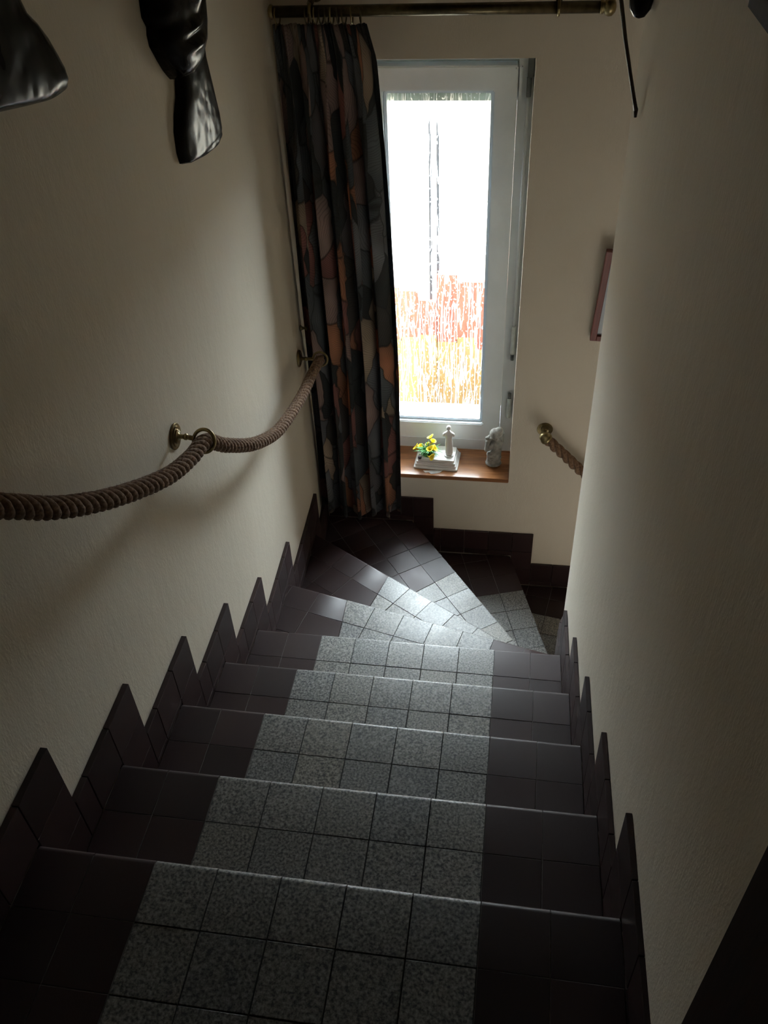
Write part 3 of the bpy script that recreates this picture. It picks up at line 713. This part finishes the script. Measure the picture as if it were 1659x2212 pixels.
slab('beard', [(0.640, 1.385, 1.395, 0.022), (0.6415, 1.355, 1.427, 0.024), (0.648, 1.285, 1.462, 0.026), (0.655, 1.245, 1.464, 0.026), (0.662, 1.210, 1.468, 0.028), (0.668, 1.196, 1.469, 0.028), (0.693, 1.190, 1.469, 0.028), (0.732, 1.196, 1.459, 0.028), (0.761, 1.215, 1.450, 0.028), (0.789, 1.245, 1.440, 0.028), (0.823, 1.262, 1.430, 0.028), (0.87, 1.265, 1.427, 0.03), (0.95, 1.27, 1.442, 0.03), (1.1, 1.28, 1.47, 0.03), (1.3, 1.3, 1.45, 0.02)], M_EBONY, m2, p=3.2)
def facef(y, z, h, t):
    # mouth ridge, nose ridge and brow
    cx = 1.285
    h += 0.012*math.exp(-((y-1.26)/0.05)**2 - ((z-0.885)/0.012)**2) - 0.008*math.exp(-((y-1.26)/0.05)**2 - ((z-0.902)/0.006)**2)*(h > 0.01)
    h += 0.010*math.exp(-((y-1.26)/0.04)**2 - ((z-0.918)/0.010)**2)
    h += 0.022*math.exp(-((y-cx)/0.020)**2 - ((z-0.985)/0.035)**2)
    h -= 0.010*math.exp(-((y-1.22)/0.022)**2 - ((z-1.05)/0.02)**2) + 0.010*math.exp(-((y-1.36)/0.022)**2 - ((z-1.05)/0.02)**2)
    return max(h, 0) if h > 0.0005 else h
slab('face', [(0.826, 1.232, 1.262, 0.02), (0.835, 1.220, 1.300, 0.045), (0.850, 1.202, 1.340, 0.056), (0.876, 1.178, 1.385, 0.060), (0.905, 1.156, 1.405, 0.062), (0.925, 1.154, 1.412, 0.062), (0.938, 1.160, 1.415, 0.062), (0.957, 1.146, 1.420, 0.064), (0.985, 1.150, 1.435, 0.066), (1.05, 1.16, 1.47, 0.068), (1.15, 1.17, 1.47, 0.062), (1.25, 1.20, 1.44, 0.05), (1.33, 1.26, 1.38, 0.03)], M_EBONY, m2, feat=facef)
m1 = thing(empty('carved_bust', (-0.2, 0.55, 1.05)), 'broad dark carved wooden wall bust with sloping shoulder, cut by the top left corner', 'carving')
slab('shoulders', [(0.948, 0.69, 0.722, 0.025), (0.955, 0.635, 0.736, 0.040), (0.966, 0.575, 0.741, 0.048), (0.98, 0.50, 0.743, 0.05), (0.995, 0.42, 0.740, 0.05), (1.023, 0.38, 0.724, 0.05), (1.047, 0.39, 0.702, 0.05), (1.067, 0.42, 0.676, 0.05), (1.09, 0.46, 0.662, 0.05), (1.13, 0.47, 0.655, 0.05)], M_EBONY, m1)
slab('head', [(1.12, 0.47, 0.65, 0.048), (1.18, 0.45, 0.67, 0.06), (1.26, 0.44, 0.68, 0.065), (1.34, 0.46, 0.66, 0.055), (1.40, 0.51, 0.61, 0.03)], M_EBONY, m1)
# right wall ornaments
stf = thing(empty('wall_staff', (0.69, 1.1, 0.9)), 'thin dark wooden staff with a kinked tip slanting down in front of the rounded wall', 'staff')
tube('shaft', [(0.575, 1.1, 1.30), (0.636, 1.1, 1.07), (0.6605, 1.1, 0.985), (0.6755, 1.1, 0.925), (0.6925, 1.1, 0.866), (0.7085, 1.1, 0.812), (0.7105, 1.1, 0.806)], [0.0040, 0.0038, 0.0036, 0.0034, 0.0032, 0.0036, 0.0042], M_DARKWOOD, stf, 10)
tube('tip', [(0.7105, 1.1, 0.8065), (0.7108, 1.1, 0.7935)], [0.0040, 0.0030], M_DARKWOOD, stf, 10)
pe = thing(empty('wall_ornament', (0.70, 1.13, 1.05)), 'black rounded lower end of a wall ornament at the top edge beside the staff', 'ornament')
lathe('body', [(0.002, -0.052), (0.010, -0.049), (0.0185, -0.036), (0.0215, -0.018), (0.022, 0.01), (0.020, 0.07), (0.014, 0.12), (0.003, 0.14)], M_EBONY, pe, 20, align((0.6985, 1.13, 1.0), (0.03, 0, 1)))
# dark picture frame whose lower corner enters at the top right
pf = thing(empty('wall_picture', (0.73, 0.1, 1.3)), 'dark framed picture on the right wall, only its corner showing at top right', 'picture')
box('frame', (0.716, 0.7335, -0.20, 0.36, 1.121, 1.145), M_POST, pf, 0.002); box('frame', (0.716, 0.7335, -0.20, -0.176, 1.145, 1.56), M_POST, pf, 0.002)
box('frame', (0.716, 0.7335, 0.336, 0.36, 1.145, 1.56), M_POST, pf, 0.002); box('frame', (0.716, 0.7335, -0.20, 0.36, 1.56, 1.584), M_POST, pf, 0.002)
box('print', (0.722, 0.732, -0.176, 0.336, 1.145, 1.56), M_POST, pf)
# picture on the back wall
bp = thing(empty('framed_picture', (0.785, 2.195, -0.29)), 'red-brown wooden picture frame hanging slightly crooked on the back wall, half hidden by rounded wall', 'picture')
def fr(u0, u1, v0, v1, d0, d1, m, name):   # local: x right, z up, y depth
    bm = bmesh.new(); bm_box(bm, u0, u1, d0, d1, v0, v1); bmesh.ops.bevel(bm, geom=list(bm.edges), offset=0.0015, segments=1, affect='EDGES'); return from_bm(name, bm, m, bp)
PW, PH, FW = 0.25, 0.345, 0.021
fr(0, FW, 0, PH, -0.022, 0, M_MAHOG, 'frame_stile'); fr(PW-FW, PW, 0, PH, -0.022, 0, M_MAHOG, 'frame_stile')
fr(FW, PW-FW, 0, FW, -0.022, 0, M_MAHOG, 'frame_rail'); fr(FW, PW-FW, PH-FW, PH, -0.022, 0, M_MAHOG, 'frame_rail')
fr(FW, PW-FW, FW, PH-FW, -0.012, -0.006, M_PICT, 'print')
bp.rotation_euler = (math.radians(4.0), math.radians(2.6), 0)

# ------------------------------------------------------------------ things on the sill
ZS = -0.958
pl = thing(empty('plinth', (0.232, 2.30, ZS)), 'white stepped ceramic plinth standing on the wooden window sill', 'plinth')
def rrect(cx, cy, w, d, r, rot=0):
    pts = []
    for qx, qy, a0 in ((1, 1, 0), (-1, 1, 90), (-1, -1, 180), (1, -1, 270)):
        for k in range(5):
            a = math.radians(a0+k*22.5); pts.append((qx*(w/2-r)+r*math.cos(a), qy*(d/2-r)+r*math.sin(a)))
    c, s = math.cos(rot), math.sin(rot); return [(cx+x*c-y*s, cy+x*s+y*c) for x, y in pts]
tiers = [(0.183, 0.128, 0.0, 0.008), (0.170, 0.115, 0.008, 0.019), (0.162, 0.107, 0.019, 0.030), (0.152, 0.098, 0.030, 0.043)]
for i, (w, d, z0, z1) in enumerate(tiers):
    prism('base' if i == 0 else 'tier', rrect(0.233, 2.297, w, d, 0.006, -0.05), ZS+z0, ZS+z1, M_CERAM, pl, 0.0012)
dl = thing(prism('paper_doily', [(0.180, 2.226), (0.190, 2.213), (0.205, 2.216), (0.215, 2.206), (0.235, 2.211), (0.25, 2.217), (0.262, 2.232)], ZS+0.0003, ZS+0.0011, M_PAPER), 'white paper scrap sticking out from under the white plinth', 'paper')
def loft(name, rows, m, parent, seg=24, mtx=None, fold=0.0):
    """rows: (z, rx, ry, cx, cy)"""
    bm = bmesh.new(); G = []
    for z, rx, ry, cx, cy in rows:
        G.append([bm.verts.new((cx + rx*math.cos(a)*(1+fold*math.cos(7*a)), cy + ry*math.sin(a)*(1+fold*math.cos(7*a)), z)) for a in [2*math.pi*k/seg for k in range(seg)]])
    for a, b in zip(G[:-1], G[1:]):
        for k in range(seg): bm.faces.new((a[k], a[(k+1) % seg], b[(k+1) % seg], b[k])).smooth = True
    bm.faces.new(G[0][::-1]); bm.faces.new(G[-1])
    if mtx: bmesh.ops.transform(bm, matrix=mtx, verts=bm.verts)
    o = from_bm(name, bm, m); sb = o.modifiers.new('s', 'SUBSURF'); sb.levels = sb.render_levels = 1
    return par_off(o, parent)
SX, SY, SZ = 0.283, 2.283, ZS+0.043
st_ = thing(empty('statuette', (SX, SY, SZ)), 'small white draped statuette of an armless woman standing on the plinth', 'statuette')
loft('foot_disc', [(SZ, 0.021, 0.019, SX, SY), (SZ+0.004, 0.0215, 0.019, SX, SY), (SZ+0.006, 0.018, 0.016, SX, SY)], M_CERAM, st_)
loft('body', [(SZ+0.004, 0.016, 0.013, SX, SY), (SZ+0.02, 0.0155, 0.0125, SX, SY), (SZ+0.045, 0.015, 0.012, SX, SY), (SZ+0.062, 0.0165, 0.0125, SX-0.001, SY), (SZ+0.078, 0.0135, 0.010, SX-0.001, SY),
             (SZ+0.088, 0.0125, 0.009, SX-0.002, SY), (SZ+0.100, 0.0155, 0.0115, SX-0.002, SY), (SZ+0.110, 0.0195, 0.0115, SX-0.002, SY), (SZ+0.117, 0.018, 0.009, SX-0.002, SY), (SZ+0.122, 0.0075, 0.0065, SX-0.002, SY), (SZ+0.130, 0.0052, 0.0052, SX-0.002, SY)], M_CERAM, st_, fold=0.02)
loft('head', [(SZ+0.127, 0.004, 0.004, SX-0.002, SY), (SZ+0.131, 0.0075, 0.008, SX-0.003, SY), (SZ+0.138, 0.0092, 0.0095, SX-0.003, SY+0.001), (SZ+0.145, 0.0085, 0.009, SX-0.002, SY+0.001), (SZ+0.150, 0.004, 0.004, SX-0.002, SY+0.001)], M_CERAM, st_)
for s in (-1, 1): tube('arm_stump', [(SX-0.002+s*0.013, SY, SZ+0.113), (SX-0.002+s*0.019, SY-0.001, SZ+0.108), (SX-0.002+s*0.0205, SY-0.002, SZ+0.100)], [0.006, 0.0055, 0.0045], M_CERAM, st_, 12)

# artificial yellow calla lilies
fl = thing(empty('flower_arrangement', (0.195, 2.29, ZS+0.043)), 'bunch of artificial yellow calla lilies with green leaves on the left of the white plinth', 'flowers')
FX, FYY, FZ = 0.195, 2.285, ZS+0.043
lathe('planter_soil', [(0.002, 0.0005), (0.024, 0.0005), (0.022, 0.006), (0.012, 0.011), (0.002, 0.012)], M_GREEN, fl, 20, Matrix.Translation((FX, FYY, FZ)))
for i in range(110):
    a = random.uniform(0, 2*math.pi); l = random.uniform(0.024, 0.056); tip = Vector((math.cos(a)*l, math.sin(a)*l*0.75, random.uniform(-0.002, 0.036)))
    base = Vector((FX+random.uniform(-0.016, 0.016), FYY+random.uniform(-0.012, 0.012), FZ+0.006))
    mid = base + tip*0.5 + Vector((0, 0, random.uniform(0.012, 0.028))); end = base + tip
    if end.z < FZ+0.004: end.z = FZ+0.004
    bm = bmesh.new(); w = random.uniform(0.0013, 0.0026); side = Vector((-math.sin(a), math.cos(a), 0)); pv = []
    for t in (0, .2, .4, .6, .8, 1.0):
        p = base*(1-t)**2 + mid*2*t*(1-t) + end*t*t; ww = w*math.sin(math.pi*min(1, t*0.9+0.1))+0.0002
        up = Vector((0, 0, ww*0.35)); pv.append([bm.verts.new(p-side*ww+up), bm.verts.new(p), bm.verts.new(p+side*ww+up)])
    for r_, s_ in zip(pv[:-1], pv[1:]):
        for k in range(2): bm.faces.new((r_[k], r_[k+1], s_[k+1], s_[k])).smooth = True
    o = from_bm('leaf', bm, M_GREEN); par_off(o, fl); md = o.modifiers.new('t', 'SOLIDIFY'); md.thickness = 0.0005
def calla(c, d, s=1.0):
    s *= 0.82
    d = Vector(d).normalized(); base = Vector(c) - d*0.030*s
    root = Vector((FX+(c[0]-FX)*0.3, FYY+(c[1]-FYY)*0.3, FZ+0.006))
    sm_ = tube('stem', [root, (root+base)/2 + Vector((0, 0, 0.004)), base], 0.0013, M_GREEN, fl, 8)
    bm = bmesh.new(); u = d.orthogonal().normalized(); v = d.cross(u); G = []; seg = 20
    if u.z < 0: u = -u; v = d.cross(u)
    for j in range(9):
        t = j/8; r = (0.0020 + 0.0098*t**2.0)*s; h = 0.036*t*s; row = []
        for k in range(seg):
            a = 2*math.pi*k/seg; flare = 1 + 0.25*max(0, t-0.6)*2.5
            pt = math.exp(-((min(a, 2*math.pi-a))/0.55)**2)*0.010*s*t**3   # pointed lip
            rr = r*flare + pt
            row.append(bm.verts.new(base + d*(h - 0.006*s*(t**3)*(1-math.cos(a+math.pi))*0.5 + pt*0.3) + u*math.cos(a)*rr + v*math.sin(a)*rr))
        G.append(row)
    for a, b in zip(G[:-1], G[1:]):
        for k in range(seg): bm.faces.new((a[k], a[(k+1) % seg], b[(k+1) % seg], b[k])).smooth = True
    o = from_bm('flower', bm, M_YELLOW); par_off(o, fl); md = o.modifiers.new('t', 'SOLIDIFY'); md.thickness = 0.0008
    sp_ = tube('spadix', [base+d*0.006*s, base+d*0.024*s], [0.0018*s, 0.0014*s], M_YELLOW, None, 8); par_off(sp_, o); sp_.matrix_parent_inverse = Matrix.Identity(4); sp_.location = (0, 0, 0)
calla((0.200, 2.315, FZ+0.063), (-0.45, 0.05, 0.8)); calla((0.216, 2.305, FZ+0.053), (0.55, 0.0, 0.7))
calla((0.141, 2.300, FZ+0.018), (-0.75, 0.0, 0.6), 1.0); calla((0.163, 2.305, FZ+0.026), (0.15, -0.05, 0.8), 0.9)
calla((0.203, 2.272, FZ+0.035), (-0.15, -0.35, 0.7), 1.1); calla((0.226, 2.272, FZ+0.037), (0.6, -0.2, 0.5), 1.0)
calla((0.190, 2.305, FZ+0.034), (-0.2, -0.3, 0.8), 0.7); calla((0.212, 2.246, FZ+0.012), (0.5, -0.5, 0.15), 1.05)
lathe('berry', [(0.001, -0.0085), (0.006, -0.006), (0.0085, 0), (0.006, 0.006), (0.001, 0.0085)], M_BERRY, fl, 16, Matrix.Translation((0.165, 2.247, FZ+0.0085)))
tube('berry_stem', [(0.165, 2.247, FZ+0.012), (0.18, 2.27, FZ+0.012)], 0.001, M_GREEN, fl, 6)

# stone figure, crouched on a round base, chin in hand
sf = thing(empty('stone_figure', (0.467, 2.29, ZS)), 'rough grey stone figurine of a crouching thinker at the right end of the sill', 'figurine')
bm = bmesh.new()
def ell(c, r, rot=(0, 0, 0)):
    from mathutils import Euler
    mt = Matrix.Translation(Vector(c)) @ Euler([math.radians(a) for a in rot]).to_matrix().to_4x4() @ Matrix.Diagonal((*r, 1))
    bmesh.ops.create_icosphere(bm, subdivisions=3, radius=1.0, matrix=mt)
def seg_(a, b, ra, rb): 
    n = 9; a, b = Vector(a), Vector(b)
    for i in range(n): t = i/(n-1); p = a.lerp(b, t); r = ra+(rb-ra)*t; ell(p, (r, r, r))
BX, BY = 0.467, 2.290
ell((BX, BY, ZS+0.013), (0.034, 0.030, 0.0125)); ell((BX, BY, ZS+0.028), (0.030, 0.027, 0.012)); ell((BX+0.002, BY, ZS+0.042), (0.031, 0.026, 0.014))
seg_((BX+0.010, BY-0.004, ZS+0.052), (BX+0.008, BY, ZS+0.115), 0.021, 0.024)        # torso
ell((BX+0.008, BY, ZS+0.118), (0.027, 0.022, 0.020))                                 # shoulders
ell((BX+0.004, BY-0.002, ZS+0.158), (0.025, 0.024, 0.027), (0, -25, 0))              # skull
ell((BX+0.014, BY, ZS+0.165), (0.020, 0.022, 0.026), (0, 20, 0))
ell((BX-0.019, BY-0.004, ZS+0.141), (0.011, 0.012, 0.013)); ell((BX-0.031, BY-0.005, ZS+0.140), (0.006, 0.007, 0.0065))   # face and nose
ell((BX-0.009, BY-0.021, ZS+0.150), (0.010, 0.005, 0.005)); ell((BX+0.012, BY-0.022, ZS+0.148), (0.005, 0.005, 0.008))   # brow, ear
seg_((BX-0.004, BY-0.016, ZS+0.112), (BX-0.030, BY-0.016, ZS+0.088), 0.011, 0.009)   # upper arm
seg_((BX-0.030, BY-0.016, ZS+0.088), (BX-0.027, BY-0.012, ZS+0.124), 0.009, 0.008); ell((BX-0.026, BY-0.010, ZS+0.126), (0.010, 0.009, 0.008))   # forearm, fist
seg_((BX+0.020, BY-0.016, ZS+0.108), (BX-0.010, BY-0.024, ZS+0.078), 0.010, 0.008)
seg_((BX+0.012, BY-0.012, ZS+0.056), (BX-0.018, BY-0.016, ZS+0.066), 0.014, 0.012); seg_((BX-0.018, BY-0.016, ZS+0.066), (BX-0.016, BY-0.014, ZS+0.040), 0.011, 0.010)   # leg
seg_((BX+0.012, BY+0.010, ZS+0.056), (BX-0.016, BY+0.012, ZS+0.064), 0.013, 0.011); seg_((BX-0.016, BY+0.012, ZS+0.064), (BX-0.014, BY+0.010, ZS+0.040), 0.010, 0.010)
o = from_bm('body', bm, M_STONE); par_off(o, sf)
rm = o.modifiers.new('r', 'REMESH'); rm.mode = 'VOXEL'; rm.voxel_size = 0.0022; rm.use_smooth_shade = False
bm = bmesh.new()
